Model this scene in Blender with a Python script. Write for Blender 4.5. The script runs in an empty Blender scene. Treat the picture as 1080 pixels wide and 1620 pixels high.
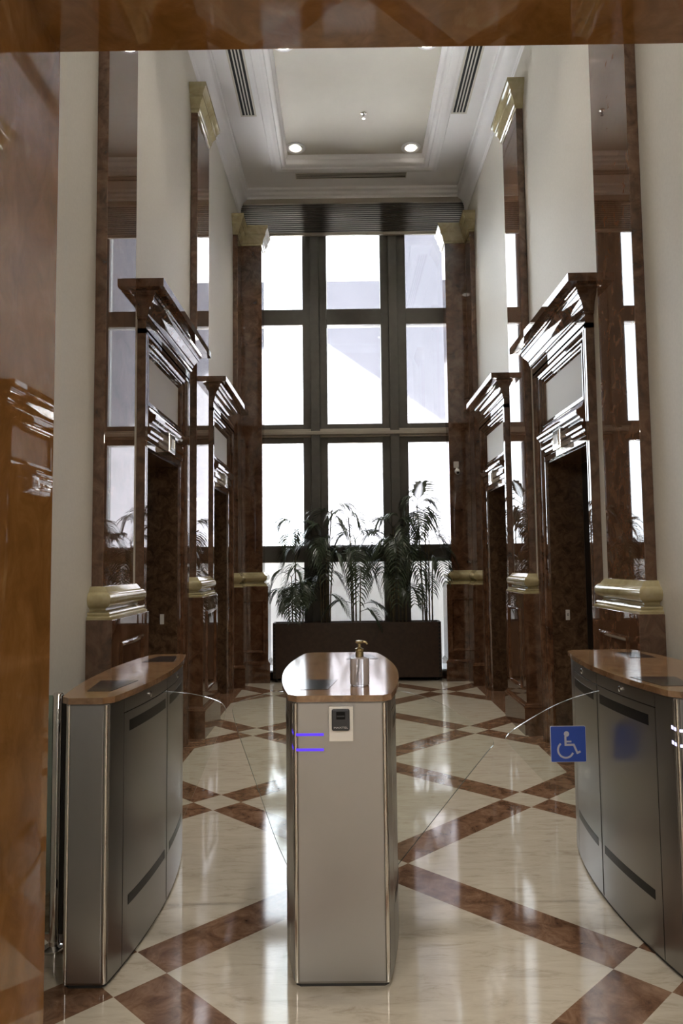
import bpy, bmesh, math, random
from mathutils import Vector, Matrix
random.seed(7)
SC = bpy.context.scene
COL = SC.collection

# ------------------------------------------------------------------ camera, world, sun, exposure
F_PX, PITCH, YAW, ROLL = 1126.9395, 0.0704, -0.0041, -0.0111
cam_d = bpy.data.cameras.new('camera')
cam = bpy.data.objects.new('camera', cam_d)
COL.objects.link(cam)
_f = Vector((math.sin(YAW)*math.cos(PITCH), math.cos(YAW)*math.cos(PITCH), math.sin(PITCH)))
_r = Vector((math.cos(YAW), -math.sin(YAW), 0))
_u = _r.cross(_f)
_r2 = math.cos(ROLL)*_r + math.sin(ROLL)*_u
_u2 = -math.sin(ROLL)*_r + math.cos(ROLL)*_u
cam.matrix_world = Matrix(((_r2.x, _u2.x, -_f.x, 0), (_r2.y, _u2.y, -_f.y, 0), (_r2.z, _u2.z, -_f.z, 1.45), (0, 0, 0, 1)))
cam_d.sensor_fit = 'VERTICAL'
cam_d.sensor_height = 36.0
cam_d.lens = 36.0*F_PX/1620.0
cam_d.clip_start = 0.05
SC.camera = cam

SC.view_settings.view_transform = 'Standard'
SC.view_settings.look = 'None'
SC.view_settings.gamma = 1.0
SC.view_settings.use_curve_mapping = False
SC.view_settings.exposure = 0.80
try:
    SC.cycles.use_denoising = True
    SC.cycles.max_bounces = 14
    SC.cycles.transparent_max_bounces = 16
    SC.cycles.caustics_reflective = False
    SC.cycles.caustics_refractive = False
    SC.cycles.sample_clamp_indirect = 80.0
except Exception:
    pass

world = bpy.data.worlds.new('daylight')
SC.world = world
world.use_nodes = True
bg = world.node_tree.nodes['Background']
bg.inputs[0].default_value = (0.88, 0.925, 1.0, 1)
bg.inputs[1].default_value = 4.2

sun_d = bpy.data.lights.new('sun', 'SUN')
sun_d.energy = 95.0
sun_d.angle = math.radians(0.6)
sun_d.color = (1.0, 0.96, 0.90)
sun = bpy.data.objects.new('sun', sun_d)
COL.objects.link(sun)
_sd = Vector((0.85, 0.25, -0.61)).normalized()
sun.rotation_euler = _sd.to_track_quat('-Z', 'Y').to_euler()
sun.location = (-14, 4, 14)

win_d = bpy.data.lights.new('window_daylight', 'AREA')       # sampling guide for the sky light coming in through the window
win_d.shape = 'RECTANGLE'
win_d.size, win_d.size_y = 2.96, 5.72
win_d.cycles.is_portal = True
win = bpy.data.objects.new('window_daylight', win_d)
win.location = (0.15, 9.34, 2.87)
win.rotation_euler = (math.radians(-90), 0, 0)
COL.objects.link(win)

HALL_LIGHT = 22.0        # emission of the front hall's ceiling luminaires
DOWN_W = 76.0            # watts of each recessed downlight

# ------------------------------------------------------------------ materials
def nmat(name):
    m = bpy.data.materials.new(name)
    m.use_nodes = True
    return m, m.node_tree.nodes, m.node_tree.links, m.node_tree.nodes['Principled BSDF']

def plain(name, col, rough=0.5, metal=0.0, ior=1.5, coat=0.0, emit=None, es=0.0, noise=0.0, nscale=30.0, bump=0.0):
    m, n, l, b = nmat(name)
    b.inputs['Base Color'].default_value = (*col, 1)
    b.inputs['Roughness'].default_value = rough
    b.inputs['Metallic'].default_value = metal
    b.inputs['IOR'].default_value = ior
    b.inputs['Coat Weight'].default_value = coat
    b.inputs['Coat Roughness'].default_value = 0.03
    if emit:
        b.inputs['Emission Color'].default_value = (*emit, 1)
        b.inputs['Emission Strength'].default_value = es
    if noise > 0 or bump > 0:
        g = n.new('ShaderNodeNewGeometry')
        t = n.new('ShaderNodeTexNoise')
        t.inputs['Scale'].default_value = nscale
        t.inputs['Detail'].default_value = 5
        l.new(g.outputs['Position'], t.inputs['Vector'])
        if noise > 0:
            r = n.new('ShaderNodeValToRGB')
            r.color_ramp.elements[0].position = 0.3
            r.color_ramp.elements[1].position = 0.7
            r.color_ramp.elements[0].color = (*[c*(1-noise) for c in col], 1)
            r.color_ramp.elements[1].color = (*[min(1, c*(1+noise)) for c in col], 1)
            l.new(t.outputs['Fac'], r.inputs['Fac'])
            l.new(r.outputs['Color'], b.inputs['Base Color'])
        if bump > 0:
            bp = n.new('ShaderNodeBump')
            bp.inputs['Strength'].default_value = bump
            bp.inputs['Distance'].default_value = 0.004
            l.new(t.outputs['Fac'], bp.inputs['Height'])
            l.new(bp.outputs['Normal'], b.inputs['Normal'])
    return m

def stone(name, dark, mid, light, vein, scale=5.0, stretch=(1, 1, 1), rough=0.06, ior=1.6, vein_amt=0.5, bump=0.02, rot=(0, 0, 0)):
    """polished veined stone: two noise layers and thin pale veins"""
    m, n, l, b = nmat(name)
    g = n.new('ShaderNodeNewGeometry')
    mp = n.new('ShaderNodeMapping')
    mp.inputs['Scale'].default_value = stretch
    mp.inputs['Rotation'].default_value = rot
    l.new(g.outputs['Position'], mp.inputs['Vector'])
    t1 = n.new('ShaderNodeTexNoise')
    t1.inputs['Scale'].default_value = scale
    t1.inputs['Detail'].default_value = 9
    t1.inputs['Roughness'].default_value = 0.66
    t1.inputs['Distortion'].default_value = 0.9
    l.new(mp.outputs[0], t1.inputs['Vector'])
    cr = n.new('ShaderNodeValToRGB')
    e = cr.color_ramp.elements
    e[0].position, e[0].color = 0.30, (*dark, 1)
    e[1].position, e[1].color = 0.72, (*light, 1)
    k = cr.color_ramp.elements.new(0.50)
    k.color = (*mid, 1)
    l.new(t1.outputs['Fac'], cr.inputs['Fac'])
    t2 = n.new('ShaderNodeTexNoise')
    t2.inputs['Scale'].default_value = scale*0.55
    t2.inputs['Detail'].default_value = 7
    t2.inputs['Distortion'].default_value = 1.6
    l.new(mp.outputs[0], t2.inputs['Vector'])
    vr = n.new('ShaderNodeValToRGB')
    v = vr.color_ramp.elements
    v[0].position, v[0].color = 0.60, (0, 0, 0, 1)
    v[1].position, v[1].color = 0.74, (vein_amt, vein_amt, vein_amt, 1)
    l.new(t2.outputs['Fac'], vr.inputs['Fac'])
    mx = n.new('ShaderNodeMix')
    mx.data_type = 'RGBA'
    l.new(vr.outputs['Color'], mx.inputs['Factor'])
    l.new(cr.outputs['Color'], mx.inputs['A'])
    mx.inputs['B'].default_value = (*vein, 1)
    l.new(mx.outputs['Result'], b.inputs['Base Color'])
    b.inputs['Roughness'].default_value = rough
    b.inputs['IOR'].default_value = ior
    if bump > 0:
        bp = n.new('ShaderNodeBump')
        bp.inputs['Strength'].default_value = bump
        bp.inputs['Distance'].default_value = 0.002
        l.new(t1.outputs['Fac'], bp.inputs['Height'])
        l.new(bp.outputs['Normal'], b.inputs['Normal'])
    return m

def steel(name, col, rough=0.3, axis=2):
    m, n, l, b = nmat(name)
    b.inputs['Metallic'].default_value = 1.0
    b.inputs['Base Color'].default_value = (*col, 1)
    g = n.new('ShaderNodeNewGeometry')
    mp = n.new('ShaderNodeMapping')
    sc = [6, 6, 6]
    for i in range(3):
        if i != axis:
            sc[i] = 900
    mp.inputs['Scale'].default_value = sc
    l.new(g.outputs['Position'], mp.inputs['Vector'])
    t = n.new('ShaderNodeTexNoise')
    t.inputs['Scale'].default_value = 1.0
    t.inputs['Detail'].default_value = 3
    l.new(mp.outputs[0], t.inputs['Vector'])
    mr = n.new('ShaderNodeMapRange')
    mr.inputs['To Min'].default_value = rough*0.96
    mr.inputs['To Max'].default_value = rough*1.05
    l.new(t.outputs['Fac'], mr.inputs['Value'])
    l.new(mr.outputs[0], b.inputs['Roughness'])
    return m

def clear_glass(name, tint=(0.97, 0.985, 0.98), ior=1.45, extra=0.0):
    m, n, l, b = nmat(name)
    n.remove(b)
    out = n['Material Output']
    tr = n.new('ShaderNodeBsdfTransparent')
    tr.inputs[0].default_value = (*tint, 1)
    gl = n.new('ShaderNodeBsdfGlossy')
    gl.inputs['Roughness'].default_value = 0.01
    fr = n.new('ShaderNodeFresnel')
    fr.inputs['IOR'].default_value = ior
    ad = n.new('ShaderNodeMath')
    ad.operation = 'ADD'
    ad.use_clamp = True
    ad.inputs[1].default_value = extra
    l.new(fr.outputs[0], ad.inputs[0])
    mx = n.new('ShaderNodeMixShader')
    l.new(ad.outputs[0], mx.inputs[0])
    l.new(tr.outputs[0], mx.inputs[1])
    l.new(gl.outputs[0], mx.inputs[2])
    l.new(mx.outputs[0], out.inputs['Surface'])
    return m

CX, CY, PX, PY, BAND = 0.1426, 3.5431, 1.874, 1.809, 0.077
def floor_material():
    m, n, l, b = nmat('marble_floor')
    g = n.new('ShaderNodeNewGeometry')
    sp = n.new('ShaderNodeSeparateXYZ')
    l.new(g.outputs['Position'], sp.inputs[0])
    def M(op, a, c=None):
        x = n.new('ShaderNodeMath')
        x.operation = op
        for i, q in enumerate((a, c)):
            if q is None: continue
            if isinstance(q, (int, float)): x.inputs[i].default_value = q
            else: l.new(q, x.inputs[i])
        return x.outputs[0]
    xs = M('DIVIDE', M('SUBTRACT', sp.outputs[0], CX), PX)
    ys = M('DIVIDE', M('SUBTRACT', sp.outputs[1], CY), PY)
    def band(s):
        fr = M('SUBTRACT', M('FRACT', M('ADD', s, 100.5)), 0.5)
        return M('LESS_THAN', M('ABSOLUTE', fr), BAND)
    a = band(M('ADD', xs, ys))
    c = band(M('SUBTRACT', xs, ys))
    xor = M('ABSOLUTE', M('SUBTRACT', a, c))
    brd = M('GREATER_THAN', M('ABSOLUTE', M('SUBTRACT', sp.outputs[0], 0.149)), 1.352)
    far = M('GREATER_THAN', sp.outputs[1], 8.95)
    lobby = M('GREATER_THAN', sp.outputs[1], 2.1)
    brd = M('MULTIPLY', M('MAXIMUM', brd, far), lobby)
    fac = M('MAXIMUM', xor, brd)
    # beige travertine-like grain
    mp = n.new('ShaderNodeMapping')
    mp.inputs['Scale'].default_value = (1.6, 6.0, 1)
    mp.inputs['Rotation'].default_value = (0, 0, math.radians(-12))
    l.new(g.outputs['Position'], mp.inputs[0])
    t = n.new('ShaderNodeTexNoise')
    t.inputs['Scale'].default_value = 3.4
    t.inputs['Detail'].default_value = 10
    t.inputs['Roughness'].default_value = 0.72
    t.inputs['Distortion'].default_value = 0.7
    l.new(mp.outputs[0], t.inputs[0])
    r = n.new('ShaderNodeValToRGB')
    e = r.color_ramp.elements
    e[0].position, e[0].color = 0.30, (0.42, 0.35, 0.26, 1)
    e[1].position, e[1].color = 0.72, (0.66, 0.60, 0.49, 1)
    k = e.new(0.47)
    k.color = (0.58, 0.515, 0.41, 1)
    l.new(t.outputs['Fac'], r.inputs[0])
    # brown marble
    t2 = n.new('ShaderNodeTexNoise')
    t2.inputs['Scale'].default_value = 11
    t2.inputs['Detail'].default_value = 9
    t2.inputs['Roughness'].default_value = 0.7
    t2.inputs['Distortion'].default_value = 0.8
    l.new(g.outputs['Position'], t2.inputs[0])
    r2 = n.new('ShaderNodeValToRGB')
    e = r2.color_ramp.elements
    e[0].position, e[0].color = 0.32, (0.085, 0.042, 0.024, 1)
    e[1].position, e[1].color = 0.70, (0.34, 0.21, 0.135, 1)
    k = e.new(0.5)
    k.color = (0.205, 0.112, 0.066, 1)
    l.new(t2.outputs['Fac'], r2.inputs[0])
    mx = n.new('ShaderNodeMix')
    mx.data_type = 'RGBA'
    l.new(fac, mx.inputs['Factor'])
    l.new(r.outputs[0], mx.inputs['A'])
    l.new(r2.outputs[0], mx.inputs['B'])
    l.new(mx.outputs['Result'], b.inputs['Base Color'])
    b.inputs['Roughness'].default_value = 0.07
    b.inputs['IOR'].default_value = 1.62
    bp = n.new('ShaderNodeBump')
    bp.inputs['Strength'].default_value = 0.03
    bp.inputs['Distance'].default_value = 0.003
    tn = n.new('ShaderNodeTexNoise')
    tn.inputs['Scale'].default_value = 9
    tn.inputs['Detail'].default_value = 2
    l.new(g.outputs['Position'], tn.inputs[0])
    l.new(tn.outputs['Fac'], bp.inputs['Height'])
    l.new(bp.outputs[0], b.inputs['Normal'])
    return m

M = {}
M['floor'] = floor_material()
M['brown'] = stone('rosso_marble', (0.050, 0.021, 0.011), (0.128, 0.061, 0.032), (0.210, 0.112, 0.064), (0.28, 0.18, 0.11), 9, vein_amt=0.3, ior=1.85, rough=0.016, bump=0.002)
M['jamb'] = stone('amber_marble', (0.20, 0.090, 0.025), (0.27, 0.125, 0.036), (0.34, 0.170, 0.055), (0.52, 0.36, 0.18), 8, (1, 1, 0.7), vein_amt=0.30, ior=1.75, rough=0.012, bump=0.0015)
M['burl'] = stone('dark_burl_marble', (0.040, 0.022, 0.012), (0.120, 0.070, 0.040), (0.22, 0.135, 0.080), (0.24, 0.14, 0.085), 16, vein_amt=0.25, rough=0.12, ior=1.5)
M['gold'] = stone('yellow_marble', (0.36, 0.30, 0.15), (0.46, 0.395, 0.22), (0.55, 0.49, 0.31), (0.62, 0.57, 0.41), 7, vein_amt=0.4, ior=1.8, rough=0.05, bump=0.006)
M['slab'] = stone('rust_granite', (0.13, 0.068, 0.032), (0.26, 0.150, 0.078), (0.36, 0.225, 0.125), (0.48, 0.33, 0.21), 14, vein_amt=0.35, ior=2.0, rough=0.09)
M['wall'] = plain('warm_white_plaster', (0.71, 0.68, 0.615), 0.55, noise=0.03, nscale=60, bump=0.04)
M['white'] = plain('white_ceiling_paint', (0.86, 0.855, 0.87), 0.6)
M['coffer'] = plain('cream_ceiling_paint', (0.64, 0.61, 0.54), 0.6, noise=0.02, nscale=4)
M['steel'] = steel('brushed_steel', (0.34, 0.335, 0.33), 0.29)
M['steel_h'] = steel('brushed_steel_plate', (0.53, 0.54, 0.565), 0.34, 0)
M['chrome'] = plain('polished_steel', (0.75, 0.74, 0.72), 0.12, 1.0)
M['seam'] = plain('panel_gap', (0.02, 0.02, 0.02), 0.6)
M['black'] = plain('black_acrylic', (0.006, 0.006, 0.007), 0.30, ior=1.3)
M['blackglass'] = plain('dark_reader_glass', (0.035, 0.032, 0.034), 0.12, noise=0.3, nscale=500)
M['rubber'] = plain('black_rubber', (0.03, 0.03, 0.03), 0.6)
M['led'] = plain('blue_led', (0.1, 0.05, 0.5), 0.3, emit=(0.05, 0.018, 0.62), es=0.85)
M['led_white'] = plain('pale_led', (0.4, 0.4, 0.6), 0.3, emit=(0.62, 0.60, 1.0), es=1.6)
M['frame'] = plain('dark_bronze_frame', (0.12, 0.114, 0.10), 0.45, noise=0.08, nscale=14)
M['frame_light'] = plain('pale_sill', (0.42, 0.38, 0.32), 0.45)
M['fold_shade'] = plain('blind_fold_shade', (0.10, 0.093, 0.08), 0.8)  # dark colour standing for the shade in the blind's folds
M['glass'] = clear_glass('window_glass')
M['flap'] = clear_glass('flap_glass', (0.955, 0.975, 0.965), 1.42, 0.0)
M['flap_edge'] = plain('polished_glass_edge', (0.32, 0.36, 0.34), 0.08, 0.0, 1.9)
M['rail_glass'] = clear_glass('green_glass', (0.72, 0.82, 0.78), 1.5, 0.03)
M['blind'] = None
M['planter'] = plain('dark_brown_veneer', (0.050, 0.026, 0.015), 0.33, noise=0.2, nscale=25)
M['planter_edge'] = plain('black_corner_strip', (0.008, 0.008, 0.008), 0.5)
M['soil'] = plain('soil', (0.05, 0.035, 0.02), 0.9, noise=0.4, nscale=60, bump=0.6)
M['leaf'] = plain('palm_leaf', (0.058, 0.078, 0.046), 0.30, noise=0.35, nscale=9)
M['cane'] = plain('palm_cane', (0.16, 0.13, 0.07), 0.5, noise=0.3, nscale=30)
M['plastic'] = plain('white_plastic', (0.78, 0.76, 0.72), 0.35)
M['cream'] = plain('cream_plate', (0.86, 0.84, 0.80), 0.4)
M['darkgrey'] = plain('charcoal_plastic', (0.045, 0.048, 0.056), 0.4)
M['text'] = plain('pale_print', (0.72, 0.72, 0.74), 0.5)
M['goldmetal'] = plain('champagne_metal', (0.50, 0.42, 0.24), 0.22, 1.0)
M['signblue'] = plain('sign_blue', (0.045, 0.115, 0.60), 0.35)
M['signwhite'] = plain('sign_white', (0.70, 0.72, 0.86), 0.4)
M['door'] = plain('bronze_door', (0.018, 0.017, 0.016), 0.3, 0.6)
M['vent_dark'] = plain('vent_dark', (0.006, 0.006, 0.006), 0.8)
M['bulb'] = plain('lamp_glow', (1, 0.9, 0.75), 0.4, emit=(1.0, 0.92, 0.80), es=1.6)
M['reflector'] = plain('lamp_reflector', (0.8, 0.78, 0.74), 0.18, 1.0)
M['panel_board'] = plain('beige_transom_board', (0.62, 0.57, 0.49), 0.5)
M['concrete'] = plain('pale_paving', (0.78, 0.78, 0.80), 0.8, noise=0.06, nscale=3)
M['parapet'] = plain('pale_parapet_render', (0.88, 0.87, 0.86), 0.8, noise=0.04, nscale=6)
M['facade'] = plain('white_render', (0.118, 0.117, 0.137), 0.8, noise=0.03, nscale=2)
M['hallwall'] = plain('hall_wall_paint', (0.60, 0.57, 0.53), 0.6)
M['hall_lamp'] = plain('hall_lamp_diffuser', (1, 0.85, 0.6), 0.5, emit=(1.0, 0.94, 0.86), es=HALL_LIGHT)

def blind_material():
    m, n, l, b = nmat('pleated_fabric')
    n.remove(b)
    out = n['Material Output']
    d = n.new('ShaderNodeBsdfDiffuse')
    d.inputs[0].default_value = (0.20, 0.185, 0.16, 1)
    t = n.new('ShaderNodeBsdfTranslucent')
    t.inputs[0].default_value = (0.44, 0.41, 0.36, 1)
    mx = n.new('ShaderNodeMixShader')
    mx.inputs[0].default_value = 0.5
    l.new(d.outputs[0], mx.inputs[1])
    l.new(t.outputs[0], mx.inputs[2])
    l.new(mx.outputs[0], out.inputs['Surface'])
    return m
M['blind'] = blind_material()

def bottle_material():
    m, n, l, b = nmat('frosted_clear_plastic')
    b.inputs['Base Color'].default_value = (0.90, 0.88, 0.92, 1)
    b.inputs['Roughness'].default_value = 0.22
    b.inputs['Transmission Weight'].default_value = 0.72
    b.inputs['IOR'].default_value = 1.33
    return m
M['bottle'] = bottle_material()

# ------------------------------------------------------------------ mesh helpers
class MB:
    def __init__(self):
        self.v, self.f, self.mi = [], [], []
    def add(self, vs, fs, mi=0):
        o = len(self.v)
        self.v += [tuple(p) for p in vs]
        for f in fs:
            self.f.append(tuple(o+i for i in f))
            self.mi.append(mi)
        return self
    def box(self, x0, x1, y0, y1, z0, z1, mi=0):
        x0, x1 = sorted((x0, x1)); y0, y1 = sorted((y0, y1)); z0, z1 = sorted((z0, z1))
        vs = [(x, y, z) for z in (z0, z1) for y in (y0, y1) for x in (x0, x1)]
        return self.add(vs, [(0, 2, 3, 1), (4, 5, 7, 6), (0, 1, 5, 4), (2, 6, 7, 3), (0, 4, 6, 2), (1, 3, 7, 5)], mi)
    def prism(self, poly, z0, z1, f=lambda a, b, c: (a, b, c), mi=0):
        n = len(poly)
        vs = [f(a, b, z0) for a, b in poly] + [f(a, b, z1) for a, b in poly]
        fs = [tuple(range(n-1, -1, -1)), tuple(range(n, 2*n))] + [(i, (i+1) % n, n+(i+1) % n, n+i) for i in range(n)]
        return self.add(vs, fs, mi)
    def rings(self, rings, closed=True, cap0=False, cap1=False, mi=0):
        n = len(rings[0])
        vs = [p for r in rings for p in r]
        fs = []
        for k in range(len(rings)-1):
            for i in range(n if closed else n-1):
                j = (i+1) % n
                fs.append((k*n+i, k*n+j, (k+1)*n+j, (k+1)*n+i))
        if cap0: fs.append(tuple(range(n-1, -1, -1)))
        if cap1: fs.append(tuple((len(rings)-1)*n+i for i in range(n)))
        return self.add(vs, fs, mi)
    def lathe(self, prof, c=(0, 0, 0), n=24, mi=0):
        rs = [[(c[0]+r*math.cos(2*math.pi*i/n), c[1]+r*math.sin(2*math.pi*i/n), c[2]+z) for i in range(n)] for r, z in prof]
        return self.rings(rs, True, prof[0][0] > 1e-5, prof[-1][0] > 1e-5, mi)
    def tube(self, pts, rad, n=8, mi=0):
        pts = [Vector(p) for p in pts]
        rs = []
        up = None
        for i, p in enumerate(pts):
            t = (pts[min(i+1, len(pts)-1)]-pts[max(i-1, 0)]).normalized()
            if up is None:
                up = Vector((0, 0, 1)) if abs(t.z) < 0.9 else Vector((1, 0, 0))
            a = t.cross(up).normalized()
            bb = a.cross(t).normalized()
            up = bb
            r = rad[i] if isinstance(rad, (list, tuple)) else rad
            rs.append([p + a*r*math.cos(2*math.pi*k/n) + bb*r*math.sin(2*math.pi*k/n) for k in range(n)])
        return self.rings(rs, True, True, True, mi)
    def build(self, name, mat, parent=None, smooth=False, bevel=0.0, seg=2, angle=35):
        me = bpy.data.meshes.new(name)
        px, py, pz = (parent.matrix_world.translation if parent else (0, 0, 0))
        if parent:
            q = WLOC[parent.name]
            px, py, pz = q
        me.from_pydata([(a-px, b-py, c-pz) for a, b, c in self.v], [], self.f)
        for mm in (mat if isinstance(mat, (list, tuple)) else [mat]):
            me.materials.append(M[mm])
        for p, i in zip(me.polygons, self.mi):
            p.material_index = i
        bm = bmesh.new()
        bm.from_mesh(me)
        bmesh.ops.recalc_face_normals(bm, faces=bm.faces)
        bm.to_mesh(me)
        bm.free()
        o = bpy.data.objects.new(name, me)
        COL.objects.link(o)
        WLOC[o.name] = (px, py, pz) if parent else (0, 0, 0)
        if parent: o.parent = parent
        if smooth:
            for p in me.polygons: p.use_smooth = True
            md = o.modifiers.new('edge_split', 'EDGE_SPLIT')
            md.split_angle = math.radians(angle)
        if bevel > 0:
            bv = o.modifiers.new('bevel', 'BEVEL')
            bv.width = bevel
            bv.segments = seg
            bv.limit_method = 'ANGLE'
            bv.angle_limit = math.radians(40)
            bv.harden_normals = False
        return o
WLOC = {}

def tag(o, label, cat, group=None, kind=None):
    o['label'] = label
    o['category'] = cat
    if group: o['group'] = group
    if kind: o['kind'] = kind
    return o
def thing(name, label, cat, loc, group=None):
    o = bpy.data.objects.new(name, None)
    o.empty_display_size = 0.1
    o.location = loc
    COL.objects.link(o)
    WLOC[o.name] = tuple(loc)
    return tag(o, label, cat, group)
def struct(o, label=None):
    o['kind'] = 'structure'
    if label: o['label'] = label
    return o

def offset_path(path, d):
    """offset a polyline in plan by d to its right hand side, mitred"""
    P = [Vector(p) for p in path]
    out = []
    for i, p in enumerate(P):
        ns = []
        if i > 0:
            t = (P[i]-P[i-1]).normalized(); ns.append(Vector((t.y, -t.x)))
        if i < len(P)-1:
            t = (P[i+1]-P[i]).normalized(); ns.append(Vector((t.y, -t.x)))
        if len(ns) == 1:
            out.append(p+ns[0]*d)
        else:
            m = ns[0]+ns[1]
            m = m*(1.0/(1.0+ns[0].dot(ns[1])))
            out.append(p+m*d)
    return out

def wrap(prof, path, mb=None):
    """profile [(offset, z)...] run along a plan polyline"""
    mb = mb or MB()
    rs = []
    for d, z in prof:
        rs.append([(q.x, q.y, z) for q in offset_path(path, d)])
    n = len(rs[0])
    mb.rings(rs, n > 2, n > 2, n > 2)
    return mb

def frame_rings(origin, u, v, nrm, w, h, prof, mb=None):
    """closed picture-frame moulding: prof = [(inset, raise)...] swept round a w x h rectangle"""
    mb = mb or MB()
    O, U, V, N = Vector(origin), Vector(u), Vector(v), Vector(nrm)
    rs = []
    for i, r in prof:
        rs.append([O+U*a+V*b+N*r for a, b in ((i, i), (w-i, i), (w-i, h-i), (i, h-i))])
    return mb.rings(rs + [rs[0]], True)

def arc(cx, cz, r, a0, a1, n=8, sx=1.0, sz=1.0):
    return [(cx+sx*r*math.cos(math.radians(a0+(a1-a0)*i/n)), cz+sz*r*math.sin(math.radians(a0+(a1-a0)*i/n))) for i in range(n+1)]

# ------------------------------------------------------------------ key dimensions (metres)
WL, WR = -1.337, 1.638            # side wall planes
FL, FR = -1.276, 1.577            # pilaster faces
BAY = 2.38
A0, A1 = 3.764, 4.304
B0, B1 = 6.125, 6.665
C0, D0 = 8.51, 8.83
DL, DR = -1.02, 1.315
ZC = 6.30                          # soffit of the ceiling
YW = 9.10                          # window frame front
YP = 2.10                          # lobby side of the entrance opening

# ------------------------------------------------------------------ structure
mb = MB().box(-6, 6, -6, 9.6, -0.30, 0.0)
struct(mb.build('floor', 'floor'), 'polished beige marble floor with brown diagonal bands')

OPEN = [(4.71, 5.70), (7.09, 8.08)]
ZO = 2.235
def side_wall(name, xw, s):
    mb = MB()
    xo, xb = xw+s*0.32, xw+s*0.60
    ys = [YP-0.02, OPEN[0][0], OPEN[0][1], OPEN[1][0], OPEN[1][1], 9.5]
    for i in range(0, 5, 2):
        mb.box(xw, xo, ys[i], ys[i+1], 0, 6.9)
    for a, b in OPEN:
        mb.box(xw, xo, a, b, ZO, 6.9)
    mb.box(xo, xb, YP-0.02, 9.5, 0, 6.9)
    struct(mb.build(name, 'wall'))
side_wall('wall_left', WL, -1)
side_wall('wall_right', WR, 1)

# wall with the marble-lined entrance opening between the front hall and the lobby
JL, JR, ZS, YH = -0.870, 1.168, 3.048, 1.62
mb = MB()
mb.box(-6, JL-0.03, YH+0.02, YP, 0, 6.9).box(JR+0.03, 6, YH+0.02, YP, 0, 6.9).box(JL-0.03, JR+0.03, YH+0.02, YP, ZS+0.03, 6.9)
struct(mb.build('wall_front', 'wall'))
struct(MB().box(JL-0.03, JL, YH, YP+0.012, 0, ZS).box(JL-0.30, JL-0.03, YH, YH+0.02, 0, ZS+0.3).build('trim_1', 'jamb'), 'amber marble lining on the left of the entrance opening')
struct(MB().box(JR, JR+0.03, YH, YP+0.012, 0, ZS).box(JR+0.03, JR+0.30, YH, YH+0.02, 0, ZS+0.3).build('trim_2', 'jamb'), 'amber marble lining on the right of the entrance opening')
struct(MB().box(JL-0.03, JR+0.03, YH, YP+0.012, ZS, ZS+0.03).box(JL-0.03, JR+0.03, YH, YH+0.02, ZS+0.03, ZS+0.3).build('trim_3', 'jamb'), 'amber marble soffit over the entrance opening')

# front hall behind the camera
struct(MB().box(-4.2, -4.0, -4.6, YH+0.1, 0, 3.5).build('wall_hall_left', 'hallwall'))
struct(MB().box(4.0, 4.2, -4.6, YH+0.1, 0, 3.5).build('wall_hall_right', 'hallwall'))
struct(MB().box(-4.2, 4.2, -4.8, -4.6, 0, 3.5).build('wall_hall_back', 'hallwall'))
struct(MB().box(-4.2, 4.2, -4.8, YH+0.05, 3.4, 3.6).build('ceiling_hall', 'coffer'))

# ceiling with its coffer
CXI0, CXI1, CYI0, CYI1 = -0.675, 1.025, 2.50, 8.37
mb = MB()
mb.box(WL-0.05, CXI0, YP-0.05, 9.5, ZC, 6.9).box(CXI1, WR+0.05, YP-0.05, 9.5, ZC, 6.9)
mb.box(CXI0, CXI1, CYI1, 9.5, ZC, 6.9).box(CXI0, CXI1, YP-0.05, CYI0, ZC, 6.9)
struct(mb.build('ceiling', 'white'))
struct(MB().box(CXI0, CXI1, CYI0, CYI1, ZC+0.10, 6.88).build('ceiling_coffer', 'coffer'))
def rect(o, z): return [(CXI0-o, CYI0-o, z), (CXI1+o, CYI0-o, z), (CXI1+o, CYI1+o, z), (CXI0-o, CYI1+o, z)]
prof = [(0.175, 0.0), (0.165, -0.022), (0.135, -0.026), (0.125, -0.040), (0.09, -0.046), (0.075, -0.034), (0.05, -0.036), (0.04, -0.02), (0.02, -0.024), (0.0, -0.01), (-0.012, 0.01), (-0.004, 0.055), (-0.03, 0.075), (-0.034, 0.10)]
struct(MB().rings([rect(o, ZC+z) for o, z in prof], True).build('trim_4', 'white', smooth=True, angle=50), 'white stepped moulding round the ceiling coffer')

# crown mouldings
CROWN = [(0, -0.32), (0.012, -0.315), (0.014, -0.30), (0.024, -0.29), (0.026, -0.25)] + arc(0.125, -0.25, 0.10, 180, 105, 6, 1.0, 1.5) + [(0.112, -0.075), (0.114, -0.04), (0.128, -0.03), (0.13, 0.0), (0, 0)]
def crown_side(name, xw, s):
    path = [(xw, YP), (xw, 9.12)] if s > 0 else [(xw, 9.12), (xw, YP)]
    struct(wrap([(d, ZC+z) for d, z in CROWN], path).build(name, 'white', smooth=True, angle=25), 'white crown moulding under the ceiling')
crown_side('trim_5', WL, 1)
crown_side('trim_6', WR, -1)
mb = MB().box(WL, WR, 9.03, 9.12, 6.145, 6.215)
struct(mb.build('trim_7', 'frame_light', bevel=0.006), 'grey pelmet rail over the window blind')
mb = wrap([(0, 6.21), (0.012, 6.215), (0.016, 6.235), (0.05, 6.245), (0.07, 6.27), (0.12, 6.275), (0.13, ZC), (0, ZC)], [(WL, 9.03), (WR, 9.03)])
struct(mb.build('trim_8', 'white', smooth=True, angle=25), 'white crown moulding over the window')
struct(MB().box(WL, WR, 9.06, 9.5, 6.215, 6.5).build('wall_window_header', 'white'))

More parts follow.
